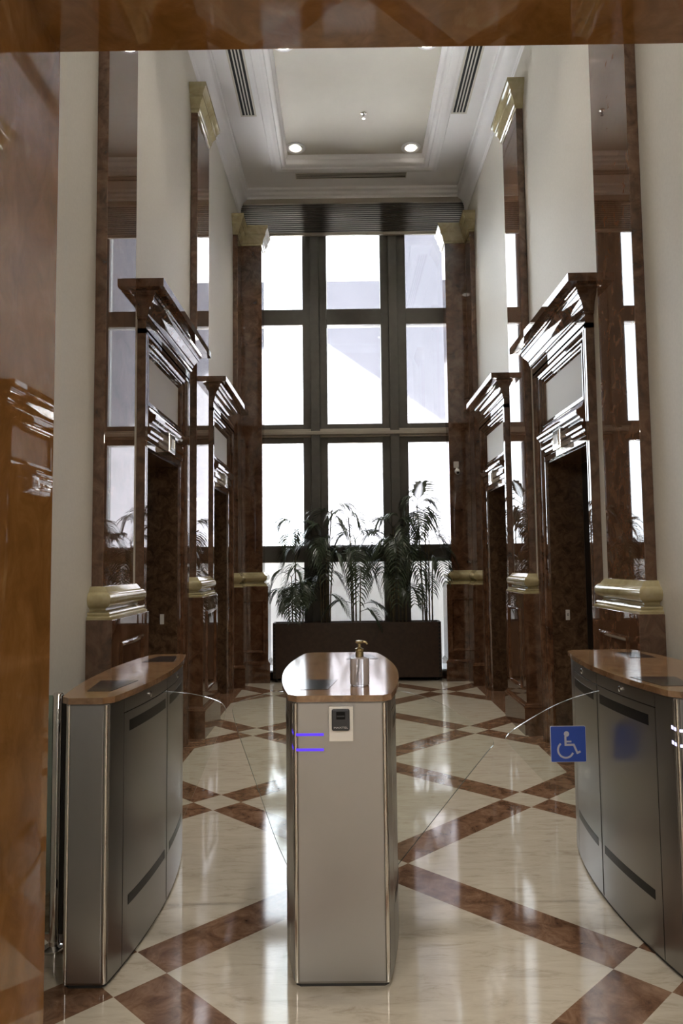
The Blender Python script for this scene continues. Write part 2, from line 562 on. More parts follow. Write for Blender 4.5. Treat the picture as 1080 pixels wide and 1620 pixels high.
# ------------------------------------------------------------------ window
w = thing('window_1', 'tall three-bay lobby window with dark bronze frame', 'window', (0.15, YW, 0))
w['kind'] = 'structure'
MUL = [(-0.520, -0.413, -0.306, -0.204), (0.500, 0.607, 0.714, 0.832)]
RAILS = [(0.0, 0.075), (1.452, 1.668), (3.165, 3.235), (4.545, 4.755), (6.13, 6.2)]
mb = MB()
for a, b, c, d in MUL:
    mb.box(a, b, YW, 9.26, 0, 6.2).box(c, d, YW, 9.26, 0, 6.2)
    mb.box(b-0.004, c+0.004, YW-0.045, 9.28, 0, 6.2)
for a, b in RAILS:
    mb.box(WL, WR, YW+0.006, 9.25, a, b)
mb.box(WL, -1.24, YW+0.002, 9.26, 0, 6.2).box(1.54, WR, YW+0.002, 9.26, 0, 6.2)
mb.box(WL, WR, YW+0.01, 9.25, 2.985, 3.06)
mb.build('frame', 'frame', w, bevel=0.006)
mb = MB().box(WL, WR, YW-0.03, 9.24, 3.058, 3.085).box(WL, WR, YW-0.055, 9.24, 3.085, 3.135).box(WL, WR, YW-0.02, 9.24, 3.135, 3.167)
sl = mb.build('transom_sill', 'frame_light', w, bevel=0.008)
sl['label'] = 'paler grey ledge across the window'
cols = [(-1.24, MUL[0][0]), (MUL[0][3], MUL[1][0]), (MUL[1][3], 1.54)]
rows = [(0.075, 1.452), (1.668, 2.985), (3.235, 4.545), (4.755, 6.13)]
for x0, x1 in cols:
    for z0, z1 in rows:
        MB().box(x0+0.002, x1-0.002, 9.185, 9.193, z0+0.002, z1-0.002).build('pane', 'glass', w)

# pleated blind, drawn up at the top of the window
bl = thing('pleated_blind', 'grey pleated blind drawn up at the top of the window', 'blind', (0.15, 9.02, 5.72))
mb = MB()
npl = 15
pr = []
for i in range(2*npl+1):
    z = 5.745 + (6.15-5.745)*i/(2*npl)
    pr.append((9.035 + (0.030 if i % 2 else 0.0), z))
vs = [(x, y, z) for x in (WL+0.01, WR-0.01) for y, z in pr]
n = len(pr)
mb.add(vs, [(i, i+1, n+i+1, n+i) for i in range(n-1)])
for i in range(2, 2*npl, 2):
    y, z = pr[i]
    mb.box(WL+0.01, WR-0.01, y-0.003, y+0.012, z-0.0045, z+0.0045, 1)  # opaque dark strip paints the shaded stripe at each pleat fold
mb.build('fabric', ['blind', 'fold_shade'], bl)
MB().box(WL+0.01, WR-0.01, 9.02, 9.06, 5.712, 5.748).build('bottom_rail', 'frame_light', bl, bevel=0.004)

# ------------------------------------------------------------------ pilasters
torus = [(0.016, 1.318)] + arc(0.028, 1.268, 0.040, 78, -78, 9, 0.85, 1.0)
BASE = [(0.0, 1.338), (0.016, 1.335)] + torus[1:] + [(0.024, 1.222), (0.022, 1.212)] + [(0.030, 1.206), (0.052, 1.204), (0.056, 1.196), (0.052, 1.186), (0.066, 1.178), (0.066, 1.162)]
BASE = BASE[::-1]
CAP = [(0.0, 5.49), (0.012, 5.492), (0.014, 5.512), (0.022, 5.518), (0.022, 5.54)] + [(0.024, 5.548), (0.034, 5.575), (0.052, 5.60), (0.056, 5.606), (0.056, 5.63), (0.062, 5.636), (0.068, 5.66), (0.085, 5.682), (0.090, 5.688), (0.090, 5.722)]
def pil_thing(label, xw, xf, y0, y1, s, corner=None):
    if corner:
        path = [(xw, y0), (xf, y0), (xf, D0), (corner, D0), (corner, YW-0.004)]
    else:
        path = [(xw, y0), (xf, y0), (xf, y1), (xw, y1)]
    if s < 0:
        path = path[::-1]
    # right hand side of the direction of travel must point into the lobby
    t = thing('corner_pilaster' if corner else 'pilaster', label, 'pilaster', ((xw+xf)/2, (y0+y1)/2, 0))
    wr = lambda prof: wrapc(prof, path, corner, xw)
    wr([(0, 1.33), (0, 5.495)]).build('shaft', 'brown', t, bevel=0.003)
    wr(BASE).build('base_moulding', 'gold', t, smooth=True, angle=28)['label'] = 'yellow marble base moulding'
    wr(CAP).build('capital', 'gold', t, smooth=True, angle=28)['label'] = 'yellow marble capital'
    wr([(0.075, 0.24), (0.075, 1.166)]).build('pedestal', 'brown', t, bevel=0.003)
    wr([(0.098, 0), (0.098, 0.218), (0.104, 0.222), (0.104, 0.232), (0.094, 0.237), (0.094, 0.246), (0.084, 0.252), (0.078, 0.262), (0.074, 0.262)]).build('plinth', 'brown', t, smooth=True, angle=20)
    ped = [(0, 0), (0.0, 0.010), (0.010, 0.014), (0.022, 0.010), (0.030, -0.0005)]
    if not corner:
        sx = 1 if xf > xw else -1
        frame_rings((xf+sx*0.075, y0+0.06, 0.36), (0, 1, 0), (0, 0, 1), (sx, 0, 0), y1-y0-0.12, 0.68, ped).build('panel_moulding', 'brown', t, smooth=True, angle=20)
    else:
        xa, xb = sorted((xf, corner))
        sx = 1 if xf > xw else -1
        x0 = xa+0.045 if sx > 0 else xa-0.03
        wdt = (xb-xa)-0.015
        frame_rings((x0, D0-0.075, 0.36), (1, 0, 0), (0, 0, 1), (0, -1, 0), wdt, 0.64, ped).build('panel_moulding', 'brown', t, smooth=True, angle=20)
    return t
def wrapc(prof, path, corner, xw):
    mb = MB()
    rs = []
    for d, z in prof:
        q = [(p.x, p.y, z) for p in offset_path(path, d)]
        if corner:
            # close the L through the corner of the room, behind the shaft
            back = (xw, YW-0.004, z)
            q = q + [back]
        rs.append(q)
    return mb.rings(rs, True, True, True)
def make_pilaster(label, side, y0, y1, corner=None):
    if side == 'L':
        xw, xf = WL, FL
    else:
        xw, xf = WR, FR
    # travelling from the wall outwards on the near face: for the left wall +X, lobby (near side, -Y) is on the right hand
    s = 1 if side == 'L' else -1
    return pil_thing(label, xw, xf, y0, y1, s, corner)
make_pilaster('brown marble pilaster on the left wall, nearest one, behind the left turnstile', 'L', A0, A1)
make_pilaster('brown marble pilaster on the left wall between its two lift doorways', 'L', B0, B1)
make_pilaster('brown marble corner pilaster left of the window', 'L', C0, D0, DL)
make_pilaster('brown marble pilaster on the right wall, nearest one, behind the right turnstile', 'R', A0, A1)
make_pilaster('brown marble pilaster on the right wall between its two lift doorways', 'R', B0, B1)
make_pilaster('brown marble corner pilaster right of the window, with the camera on it', 'R', C0, D0, DR)

# ------------------------------------------------------------------ lift portals
CORN = [(0.0, 2.955), (0.0, 3.045), (0.010, 3.048), (0.010, 3.062), (0.016, 3.066)] + [(0.018, 3.085), (0.026, 3.110), (0.042, 3.135), (0.060, 3.155), (0.068, 3.172), (0.070, 3.186), (0.080, 3.190), (0.082, 3.200), (0.092, 3.206), (0.150, 3.210), (0.150, 3.262)]
def portal(label, side, dy, mark):
    s = 1 if side == 'L' else -1
    xw = WL if side == 'L' else WR
    xj = FL if side == 'L' else FR
    xj += -0.004*s
    y0, y1 = 4.549+dy, 5.861+dy
    oy0, oy1 = 4.71+dy, 5.70+dy
    t = thing('lift_doorway', label, 'lift doorway', (xw, (y0+y1)/2, 0))
    path = [(xw, y0), (xj, y0), (xj, y1), (xw, y1)]
    if side == 'R': path = path[::-1]
    wrapc(CORN, path, None, xw).build('cornice', 'brown', t, smooth=True, angle=22)
    # stepped architrave swept up, over and down
    pr = [(0, 0), (0, 1.0), (0.028, 1.0), (0.034, 0.86), (0.040, 0.86), (0.046, 0.98), (0.062, 0.98), (0.070, 0.74), (0.092, 0.62), (0.098, 0.66), (0.110, 0.64), (0.118, 0.44), (0.142, 0.30), (0.150, 0.34), (0.162, 0.30), (0.165, 0.0)]
    th = abs(xj-xw)
    ztop = 2.99
    mb = MB()
    rs = []
    for ins, h in pr:
        x = xw+s*th*h
        i = ins*0.98
        rs.append([(x, y0+i, 0), (x, y0+i, ztop-i*0.62), (x, y1-i, ztop-i*0.62), (x, y1-i, 0)])
    mb.rings(rs, False)
    mb.build('architrave', 'brown', t, smooth=True, angle=14)
    # frieze band, transom board and its inner frame
    MB().box(xw-s*0.01, xw+s*0.006, oy0, oy1, 2.53, 2.90).build('transom_panel', 'panel_board', t)['label'] = 'plain beige transom panel'
    frame_rings((xw, oy0, 2.52), (0, 1, 0), (0, 0, 1), (s, 0, 0), oy1-oy0, 0.385, [(0, 0), (0, 0.030), (0.012, 0.030), (0.018, 0.020), (0.030, 0.020), (0.040, 0.006)]).build('transom_frame', 'brown', t, smooth=True, angle=14)
    # lintel with horizontal mouldings
    lp = [(0.0, ZO), (0.022, ZO), (0.022, 2.275), (0.034, 2.280), (0.034, 2.300), (0.026, 2.306), (0.030, 2.320), (0.046, 2.330), (0.050, 2.345), (0.050, 2.362), (0.038, 2.368), (0.038, 2.390), (0.058, 2.396), (0.062, 2.408), (0.078, 2.420), (0.082, 2.436), (0.082, 2.452), (0.056, 2.460), (0.040, 2.478), (0.034, 2.50), (0.024, 2.522), (0.0, 2.524)]
    mb = MB()
    mb.prism([(xw+s*d, z) for d, z in lp], oy0, oy1, lambda a, b, c: (a, c, b))
    mb.build('lintel', 'brown', t, smooth=True, angle=14)
    # reveals
    xr = xw-s*0.270
    mb = MB()
    mb.box(xw-s*0.0, xr, oy0-0.004, oy0+0.012, 0, ZO).box(xw, xr, oy1-0.012, oy1+0.004, 0, ZO).box(xw, xr, oy0, oy1, ZO-0.012, ZO+0.004)
    mb.build('reveal', 'burl', t)
    ym = (oy0+oy1)/2
    for a, b in ((oy0+0.013, ym-0.002), (ym+0.002, oy1-0.013)):
        MB().box(xr, xr-s*0.03, a, b, 0.004, ZO-0.013).build('door_leaf', 'door', t, bevel=0.002)
    # lantern on its keystone block
    kz0, kz1 = 2.262, 2.405
    mb = MB()
    mb.box(xw+s*0.018, xw+s*0.075, ym-0.085, ym+0.085, kz0, kz1)
    kb = mb.build('lantern', 'chrome', t, bevel=0.006)
    frame_rings((xw+s*0.075, ym-0.062, kz0+0.022), (0, 1, 0), (0, 0, 1), (s, 0, 0), 0.124, 0.100, [(0, 0), (0, 0.006), (0.014, 0.006), (0.016, 0.0)]).build('lantern_rim', 'chrome', kb)
    MB().box(xw+s*0.0752, xw+s*0.078, ym-0.045, ym+0.045, kz0+0.038, kz1-0.037).build('lantern_lens', 'plastic', kb)
    # small plate with the floor mark, on the far reveal
    if mark:
        xp = xw-s*0.118
        p = MB().box(xp-0.016, xp+0.016, oy1-0.020, oy1-0.0122, 0.975, 1.055).build('floor_plate', 'cream', t, bevel=0.002)
        p['label'] = 'small pale floor plate'
        if mark == '0':
            rs = [[(xp+a*math.cos(q*math.pi/8), oy1-0.0205, 1.018+a*1.5*math.sin(q*math.pi/8)) for q in range(16)] for a in (0.0035, 0.0065)]
            MB().rings(rs, True).build('numeral', 'darkgrey', p)
    return t
portal('brown marble lift doorway on the left wall, nearest, beyond the left turnstile', 'L', 0, '-')
portal('brown marble lift doorway on the left wall, farther one, beside the window corner', 'L', BAY, None)
portal('brown marble lift doorway on the right wall, nearest, beyond the right turnstile', 'R', 0, '0')
portal('brown marble lift doorway on the right wall, farther one, beside the window corner', 'R', BAY, None)

# ------------------------------------------------------------------ ceiling fittings
def slot_vent(label, x0, x1, y0, y1, along):
    t = thing('slot_vent', label, 'air vent', ((x0+x1)/2, (y0+y1)/2, ZC))
    z0, z1 = ZC-0.006, ZC-0.0005
    fw = 0.020 if along == 'y' else 0.010
    MB().box(x0, x0+fw, y0, y1, z0, z1).box(x1-fw, x1, y0, y1, z0, z1).box(x0+fw, x1-fw, y0, y0+fw, z0, z1).box(x0+fw, x1-fw, y1-fw, y1, z0, z1).build('frame', 'coffer', t)
    MB().box(x0+fw, x1-fw, y0+fw, y1-fw, ZC-0.0015, ZC-0.0005).build('backing', 'vent_dark', t)
    n = 3
    for i in range(1, n+1):
        if along == 'y':
            w_ = x1-x0-2*fw
            c = x0+fw+w_*i/(n+1)
            MB().box(c-0.007, c+0.007, y0+fw, y1-fw, z0, ZC-0.0016).build('slat', 'coffer', t)
        else:
            w_ = y1-y0-2*fw
            c = y0+fw+w_*i/(n+1)
            MB().box(x0+fw, x1-fw, c-0.006, c+0.006, ZC-0.003, ZC-0.0016).build('slat', 'coffer', t)
slot_vent('long white slot vent in the ceiling left of the coffer', -1.075, -0.905, 4.6, 7.42, 'y')
slot_vent('long white slot vent in the ceiling right of the coffer', 1.205, 1.375, 4.6, 7.42, 'y')
slot_vent('crosswise slot vent in the ceiling between coffer and window', -0.567, 0.828, 8.575, 8.70, 'x')

def downlight(label, x, y):
    z = ZC+0.10
    t = thing('downlight', label, 'ceiling light', (x, y, z), 'downlights in the coffer')
    MB().lathe([(0.085, -0.001), (0.115, -0.001), (0.1175, -0.006), (0.1125, -0.010), (0.09, -0.010), (0.085, -0.006), (0.085, -0.001)], (x, y, z), 28).build('rim', 'white', t, smooth=True)
    MB().lathe([(0.0875, -0.009), (0.0825, -0.006), (0.0688, -0.0035), (0.05, -0.002), (0.0, -0.001)], (x, y, z), 28).build('reflector', 'reflector', t, smooth=True)
    MB().lathe([(0.0, -0.030), (0.0375, -0.027), (0.0625, -0.018), (0.0725, -0.008), (0.0, -0.003)], (x, y, z), 20).build('bulb', 'bulb', t, smooth=True)
    d = bpy.data.lights.new('downlight_lamp', 'SPOT')
    d.energy = DOWN_W
    d.color = (1.0, 0.93, 0.82)
    d.spot_size = math.radians(72)
    d.spot_blend = 1.0
    d.shadow_soft_size = 0.05
    o = bpy.data.objects.new('downlight_lamp', d)
    COL.objects.link(o)
    o.parent = t
    o.location = (0, 0, -0.06)
downlight('recessed ceiling light at the left corner of the coffer nearest the window', -0.535, 8.19)
downlight('recessed ceiling light at the right corner of the coffer nearest the window', 0.845, 8.21)
downlight('recessed ceiling light on the left of the coffer, half hidden by the entrance lintel', -0.535, 6.46)
downlight('recessed ceiling light on the right of the coffer, half hidden by the entrance lintel', 0.845, 6.46)
downlight('added recessed ceiling light over the turnstiles on the left, hidden behind the entrance lintel', -0.535, 4.71)  # this and the next three are unseen lights added to brighten the near end
downlight('added recessed ceiling light on the left nearest the entrance, hidden behind the lintel', -0.535, 2.98)
downlight('added recessed ceiling light on the right nearest the entrance, hidden behind the lintel', 0.845, 2.98)
downlight('added recessed ceiling light over the turnstiles on the right, hidden behind the entrance lintel', 0.845, 4.71)
t = thing('sprinkler', 'small chrome sprinkler head in the middle of the coffer', 'sprinkler', (0.262, 7.55, ZC+0.10))
MB().lathe([(0.034, 0.0), (0.034, -0.005), (0.026, -0.010), (0.012, -0.012)], (0.262, 7.55, ZC+0.10), 20).build('escutcheon', 'chrome', t, smooth=True)
MB().lathe([(0.010, -0.010), (0.010, -0.045), (0.004, -0.048), (0.004, -0.060), (0.018, -0.061), (0.018, -0.064), (0.0, -0.064)], (0.262, 7.55, ZC+0.10), 14).build('head', 'chrome', t, smooth=True)

for i, (x, y) in enumerate(((-1.6, -0.6), (1.9, -0.6), (-1.6, -3.0), (1.9, -3.0))):
    o = MB().box(x-0.30, x+0.30, y-0.30, y+0.30, 3.385, 3.3995).build('hall_ceiling_light', 'hall_lamp')
    tag(o, ['warm square ceiling light in the hall, front left', 'warm square ceiling light in the hall, front right', 'warm square ceiling light in the hall, back left', 'warm square ceiling light in the hall, back right'][i], 'ceiling light', 'hall ceiling lights')

# ------------------------------------------------------------------ turnstiles
GY0, GY1 = 2.545, 3.705
GYM, GL = (GY0+GY1)/2, (GY1-GY0)/2
def turnstile(label, cx, e, b, flaps, zfl, readers, led_side, fingerprint, ledmat):
    t = thing('turnstile', label, 'turnstile', (cx, GYM, 0))
    def hw(y, off=0.0):
        q = (y-GYM)/GL
        return e+(b-e)*(1-q*q)+off
    def outline(off, c, n=28, offy=None):
        offy = off if offy is None else offy
        pts = []
        y0, y1 = GY0-offy, GY1+offy
        ys = [y0+c+(y1-y0-2*c)*i/n for i in range(n+1)]
        right = [(cx+hw(max(GY0, min(GY1, y)), off), y) for y in ys]
        wf = e+off-c
        pts = [(cx+wf, y0)]
        pts += right
        pts += [(cx+wf, y1), (cx-wf, y1)]
        pts += [(2*cx-x, y) for x, y in reversed(right)]
        pts += [(cx-wf, y0)]
        return pts
    MB().prism(outline(-0.006, 0.012), 0.0, 0.014).build('plinth', 'rubber', t)
    MB().prism(outline(0.0, 0.010), 0.013, 0.960).build('body', 'steel', t, smooth=True, angle=25)
    MB().prism(outline(-0.004, 0.012), 0.958, 0.966).build('neck', 'seam', t)
    MB().prism(outline(0.018, 0.030), 0.964, 0.986).build('top_slab', 'slab', t, smooth=True, angle=25, bevel=0.004)['label'] = 'rust brown polished granite top'
    # front and back plates
    for yy, sg in ((GY0, -1), (GY1, 1)):
        MB().box(cx-e+0.014, cx+e-0.014, yy, yy+sg*0.003, 0.02, 0.957).build('end_plate', 'steel_h', t, bevel=0.0015)
        for sd in (-1, 1):
            xx = cx+sd*(e-0.006)
            MB().tube([(xx, yy-sg*0.004, 0.016), (xx, yy-sg*0.004, 0.957)], 0.0075, 12).build('corner_trim', 'chrome', t, smooth=True)
    # curved side panels with gaps between them
    def patch(sd, ya, yb, za, zb, o0, o1, n=14, mi=0, mb=None):
        mb = mb or MB()
        q = []
        for o in (o0, o1):
            for z in (za, zb):
                q.append([(cx+sd*hw(ya+(yb-ya)*i/n, o), ya+(yb-ya)*i/n, z) for i in range(n+1)])
        rs = []
        for i in range(n+1):
            rs.append([q[0][i], q[1][i], q[3][i], q[2][i]])
        mb.rings(rs, True, True, True, mi)
        return mb
    SM = [GY0+0.012, GY0+0.115, GYM+0.03, GY1-0.115, GY1-0.012]
    for sd in (-1, 1):
        # dark backing seen in the joints
        patch(sd, GY0+0.012, GY1-0.012, 0.016, 0.955, -0.002, 0.0006, 24).build('joint', 'seam', t, smooth=True)
        patch(sd, SM[0], SM[1]-0.002, 0.017, 0.955, 0.0, 0.0025).build('side_panel', 'steel', t, smooth=True)
        patch(sd, SM[3]+0.002, SM[4], 0.017, 0.955, 0.0, 0.0025).build('side_panel', 'steel', t, smooth=True)
        patch(sd, SM[1]+0.002, SM[2]-0.003, 0.908, 0.955, 0.0, 0.0025).build('lock_rail', 'steel', t, smooth=True)
        patch(sd, SM[2]+0.003, SM[3]-0.002, 0.908, 0.955, 0.0, 0.0025).build('lock_rail', 'steel', t, smooth=True)
        for a, c, seam_low in ((SM[1], SM[2]-0.003, False), (SM[2]+0.003, SM[3], True)):
            dr = patch(sd, a+0.003, c-0.003, 0.017, 0.903, 0.0, 0.0025).build('access_panel', 'steel', t, smooth=True)
            m0, m1 = a+0.045, c-0.030
            patch(sd, m0, m1, 0.832, 0.872, 0.0026, 0.0034).build('sensor_window', 'black', dr, smooth=True)
            patch(sd, m0, m1, 0.205, 0.240, 0.0026, 0.0034).build('sensor_window', 'black', dr, smooth=True)
            yk = (a+c)/2
            r0 = cx+sd*hw(yk, 0.0025)
            mb = MB()
            rs = [[(r0+sd*h, yk+r*math.cos(k*math.pi/8), 0.931+r*math.sin(k*math.pi/8)) for k in range(16)] for r, h in ((0.012, 0.0), (0.012, 0.004), (0.009, 0.006), (0.0005, 0.006))]
            mb.rings(rs, True, True, True)
            mb.build('lock', 'chrome', t, smooth=True)
    # reader windows let into the granite
    for poly in readers:
        MB().prism(poly, 0.9862, 0.9874).build('card_reader', 'blackglass', t)
    # light strips that wrap the front corner
    if led_side:
        for zc in (0.849, 0.797):
            xa = cx+led_side*(e-0.002)
            xb = cx+led_side*(e-0.105)
            y = GY0-0.0034
            pts = [(xa+led_side*0.010, GY0+0.022), (xa+led_side*0.004, GY0+0.004), (xa-led_side*0.006, y), (xb, y)]
            mb = MB()
            rs = []
            for k, (x, yy) in enumerate(pts):
                lift = [0.010, 0.004, 0.0, 0.0][k]
                rs.append([(x, yy, zc-0.0045+lift*0.6), (x, yy, zc+0.0045+lift), (x, yy+0.003, zc+0.0045+lift), (x, yy+0.003, zc-0.0045+lift*0.6)])
            mb.rings(rs, True, True, True)
            o = mb.build('light_strip', ledmat, t)
            o['label'] = 'glowing blue light strip'
    if fingerprint:
        x0, x1, y = cx+fingerprint[0], cx+fingerprint[1], GY0-0.003
        p = MB().box(x0, x1, y-0.022, y, 0.830, 0.948).build('reader_mount', 'cream', t, bevel=0.002)
        p['label'] = 'cream mounting plate'
        c = (x0+x1)/2-0.001
        u = MB().box(c-0.031, c+0.031, y-0.034, y-0.022, 0.868, 0.942).build('fingerprint_reader', 'darkgrey', p, bevel=0.006, seg=3)
        u['label'] = 'charcoal fingerprint reader'
        yy = y-0.034
        MB().box(c-0.0155, c+0.0155, yy-0.0030, yy+0.001, 0.908, 0.935).build('finger_slot', 'black', p, bevel=0.005, seg=3)
        MB().box(c-0.0135, c+0.0135, yy-0.0045, yy-0.0025, 0.917, 0.921).build('slot_lip', 'darkgrey', p)
        fc = bpy.data.curves.new('maker_text', 'FONT')
        fc.body = 'MAXTEL'
        fc.size = 0.0105
        fc.extrude = 0.0003
        fc.align_x = 'CENTER'
        fc.align_y = 'CENTER'
        fc.space_character = 1.1
        fo = bpy.data.objects.new('maker_text', fc)
        COL.objects.link(fo)
        bpy.context.view_layer.update()
        me = bpy.data.meshes.new_from_object(fo.evaluated_get(bpy.context.evaluated_depsgraph_get()))
        bpy.data.objects.remove(fo)
        me.materials.clear()
        me.materials.append(M['text'])
        to = bpy.data.objects.new('maker_text', me)
        COL.objects.link(to)
        to.parent = p
        w0 = WLOC[p.name]
        to.scale = (1.18, 0.8, 1)
        to.rotation_euler = (math.radians(90), 0, 0)
        to.location = (c-w0[0], yy-0.0006-w0[1], 0.8795-w0[2])
    # swinging glass wings
    for poly in flaps:
        yf = GYM+0.004
        pts = round_poly(poly)
        mb = MB()
        n = len(pts)
        vs = [(a, yf-0.005, z) for a, z in pts]+[(a, yf+0.005, z) for a, z in pts]
        mb.add(vs, [tuple(range(n)), tuple(range(2*n-1, n-1, -1))], 0)
        mb.add(vs, [(i, (i+1) % n, n+(i+1) % n, n+i) for i in range(n)], 1)
        o = mb.build('glass_wing', ['flap', 'flap_edge'], t)
        o['label'] = 'clear glass gate wing'
    return t
def round_poly(poly, it=2):
    """corner cutting, keeping the two hidden points inside the housing"""
    p = poly
    for _ in range(it):
        q = [p[0]]
        for i in range(len(p)-1):
            a, b = p[i], p[i+1]
            if i > 0: q.append((a[0]*.75+b[0]*.25, a[1]*.75+b[1]*.25))
            if i < len(p)-2: q.append((a[0]*.25+b[0]*.75, a[1]*.25+b[1]*.75))
        q.append(p[-1])
        p = q
    return p
LC, MC, RC = -0.912, -0.024, 1.306
fl_left = [(-0.86, 0.905), (-0.70, 0.895), (-0.60, 0.875), (-0.525, 0.845), (-0.520, 0.79), (-0.69, 0.396), (-0.86, 0.02)]
fl_cl = [(-0.17, 0.905), (-0.31, 0.893), (-0.41, 0.872), (-0.495, 0.845), (-0.490, 0.78), (-0.385, 0.49), (-0.281, 0.189), (-0.17, 0.03)]
fl_cr = [(0.13, 0.900), (0.27, 0.890), (0.42, 0.835), (0.55, 0.752), (0.645, 0.675), (0.600, 0.630), (0.40, 0.39), (0.228, 0.184), (0.13, 0.07)]
fl_r = [(1.22, 0.905), (1.086, 0.886), (0.93, 0.842), (0.80, 0.775), (0.67, 0.695), (0.70, 0.655), (0.965, 0.372), (1.22, 0.09)]
turnstile('slim left turnstile with granite top, beside the left entrance jamb', LC, 0.072, 0.128, [fl_left], 0,
          [[(-0.955, 2.66), (-0.865, 2.66), (-0.835, 2.895), (-0.985, 2.895)], [(-0.972, 3.43), (-0.820, 3.43), (-0.850, 3.63), (-0.942, 3.63)]], 0, None, 'led')
turnstile('central turnstile with fingerprint reader, sanitizer bottle on its granite top', MC, 0.162, 0.226, [fl_cl, fl_cr], 0,
          [[(-0.169, 2.645), (-0.067, 2.645), (-0.035, 2.86), (-0.196, 2.86)], [(0.000, 3.46), (0.155, 3.46), (0.125, 3.62), (0.030, 3.62)]], -1, (-0.038, 0.046), 'led')
turnstile('right turnstile with granite top, beside the wheelchair sign, cut by the frame', RC, 0.152, 0.214, [fl_r], 0,
          [[(RC-0.15, 2.645), (RC-0.05, 2.645), (RC-0.01, 2.85), (RC-0.19, 2.85)], [(RC+0.03, 3.40), (RC+0.155, 3.40), (RC+0.145, 3.60), (RC+0.04, 3.60)]], -1, (-0.038, 0.046), 'led_white')

# wheelchair sign fixed on the right-hand glass wing
sx0, sz0, ssz, ys = 0.872, 0.586, 0.152, GYM-0.0015
t = thing('wheelchair_sign', 'blue square wheelchair sign on the right glass gate wing', 'sign', (sx0+ssz/2, ys, sz0))
def rr(x0, x1, z0, z1, r):
    pts = []
    for cx_, cz_, a in ((x1-r, z1-r, 0), (x0+r, z1-r, 90), (x0+r, z0+r, 180), (x1-r, z0+r, 270)):
        pts += [(cx_+r*math.cos(math.radians(a+k*22.5)), cz_+r*math.sin(math.radians(a+k*22.5))) for k in range(5)]
    return pts
MB().prism(rr(sx0, sx0+ssz, sz0, sz0+ssz, 0.006), ys-0.003, ys, lambda a, b, c: (a, c, b)).build('border', 'signwhite', t)
MB().prism(rr(sx0+.002, sx0+ssz-.002, sz0+.002, sz0+ssz-.002, 0.005), ys-0.0035, ys-0.003, lambda a, b, c: (a, c, b)).build('panel', 'signblue', t)
mb = MB()
def P2(u, v): return (sx0+u*ssz, sz0+(1-v)*ssz)
def stroke(pts, wd):
    pts = [Vector(p) for p in pts]
    lft = offset_path(pts, wd/2)
    rgt = offset_path(pts, -wd/2)
    mb.prism([(p.x, p.y) for p in lft]+[(p.x, p.y) for p in reversed(rgt)], ys-0.0042, ys-0.0034, lambda a, b, c: (a, c, b))
hc = P2(0.455, 0.22)
mb.prism([(hc[0]+0.0115*math.cos(k*math.pi/10), hc[1]+0.0115*math.sin(k*math.pi/10)) for k in range(20)], ys-0.0042, ys-0.0034, lambda a, b, c: (a, c, b))
stroke([P2(0.42, 0.28), P2(0.42, 0.52), P2(0.65, 0.52), P2(0.745, 0.745), P2(0.835, 0.705)], 0.0085)
stroke([P2(0.42, 0.43), P2(0.585, 0.43)], 0.0070)
wc = P2(0.42, 0.66)
stroke([(wc[0]+0.033*math.cos(math.radians(a)), wc[1]+0.033*math.sin(math.radians(a))) for a in range(128, 341, 10)], 0.0080)
mb.build('wheelchair_symbol', 'signwhite', t)['label'] = 'white wheelchair symbol'

# ------------------------------------------------------------------ sanitizer bottle
bx, by, bz = 0.051, 2.735, 0.9862
t = thing('sanitizer_bottle', 'clear pump bottle with gold pump on the central turnstile', 'bottle', (bx, by, bz))
MB().lathe([(0.0, 0.0), (0.031, 0.0), (0.036, 0.004), (0.0365, 0.012), (0.0365, 0.094), (0.034, 0.101), (0.024, 0.104), (0.014, 0.105), (0.014, 0.112), (0.0, 0.112)], (bx, by, bz), 32).build('bottle_body', 'bottle', t, smooth=True)
MB().lathe([(0.0135, 0.104), (0.0150, 0.106), (0.0150, 0.126), (0.0165, 0.128), (0.0165, 0.136), (0.009, 0.139), (0.006, 0.141), (0.006, 0.158), (0.0, 0.158)], (bx, by, bz), 24).build('collar', 'goldmetal', t, smooth=True)
MB().lathe([(0.0055, 0.154), (0.013, 0.157), (0.017, 0.161), (0.013, 0.166), (0.0, 0.168)], (bx, by, bz), 24).build('pump_head', 'goldmetal', t, smooth=True)
MB().tube([(bx, by, bz+0.161), (bx+0.018, by, bz+0.162), (bx+0.026, by, bz+0.159), (bx+0.029, by, bz+0.152)], [0.0065, 0.005, 0.004, 0.0035], 10).build('nozzle', 'goldmetal', t, smooth=True)
MB().tube([(bx, by, bz+0.11), (bx-0.004, by, bz+0.06), (bx-0.010, by, bz+0.012)], 0.0028, 8).build('dip_tube', 'plastic', t, smooth=True)

# ------------------------------------------------------------------ railing between left turnstile and wall
t = thing('side_railing', 'chrome post railing with green glass, between left turnstile and wall', 'railing', (-1.13, 2.80, 0))
for x in (-1.117, -1.066):
    MB().lathe([(0.019, 0.0), (0.019, 0.952), (0.015, 0.958), (0.0, 0.958)], (x, 2.80, 0), 24).build('post', 'chrome', t, smooth=True)
for x in (-1.117,):
    MB().lathe([(0.044, 0.0), (0.044, 0.010), (0.036, 0.014), (0.022, 0.020), (0.0195, 0.034)], (x, 2.80, 0), 28).build('base_flange', 'chrome', t, smooth=True)
MB().box(-1.330, -1.136, 2.795, 2.805, 0.06, 0.948).build('glass_panel', 'rail_glass', t)
MB().box(-1.098, -1.085, 2.792, 2.808, 0.06, 0.948).build('clamp_strip', 'rubber', t)

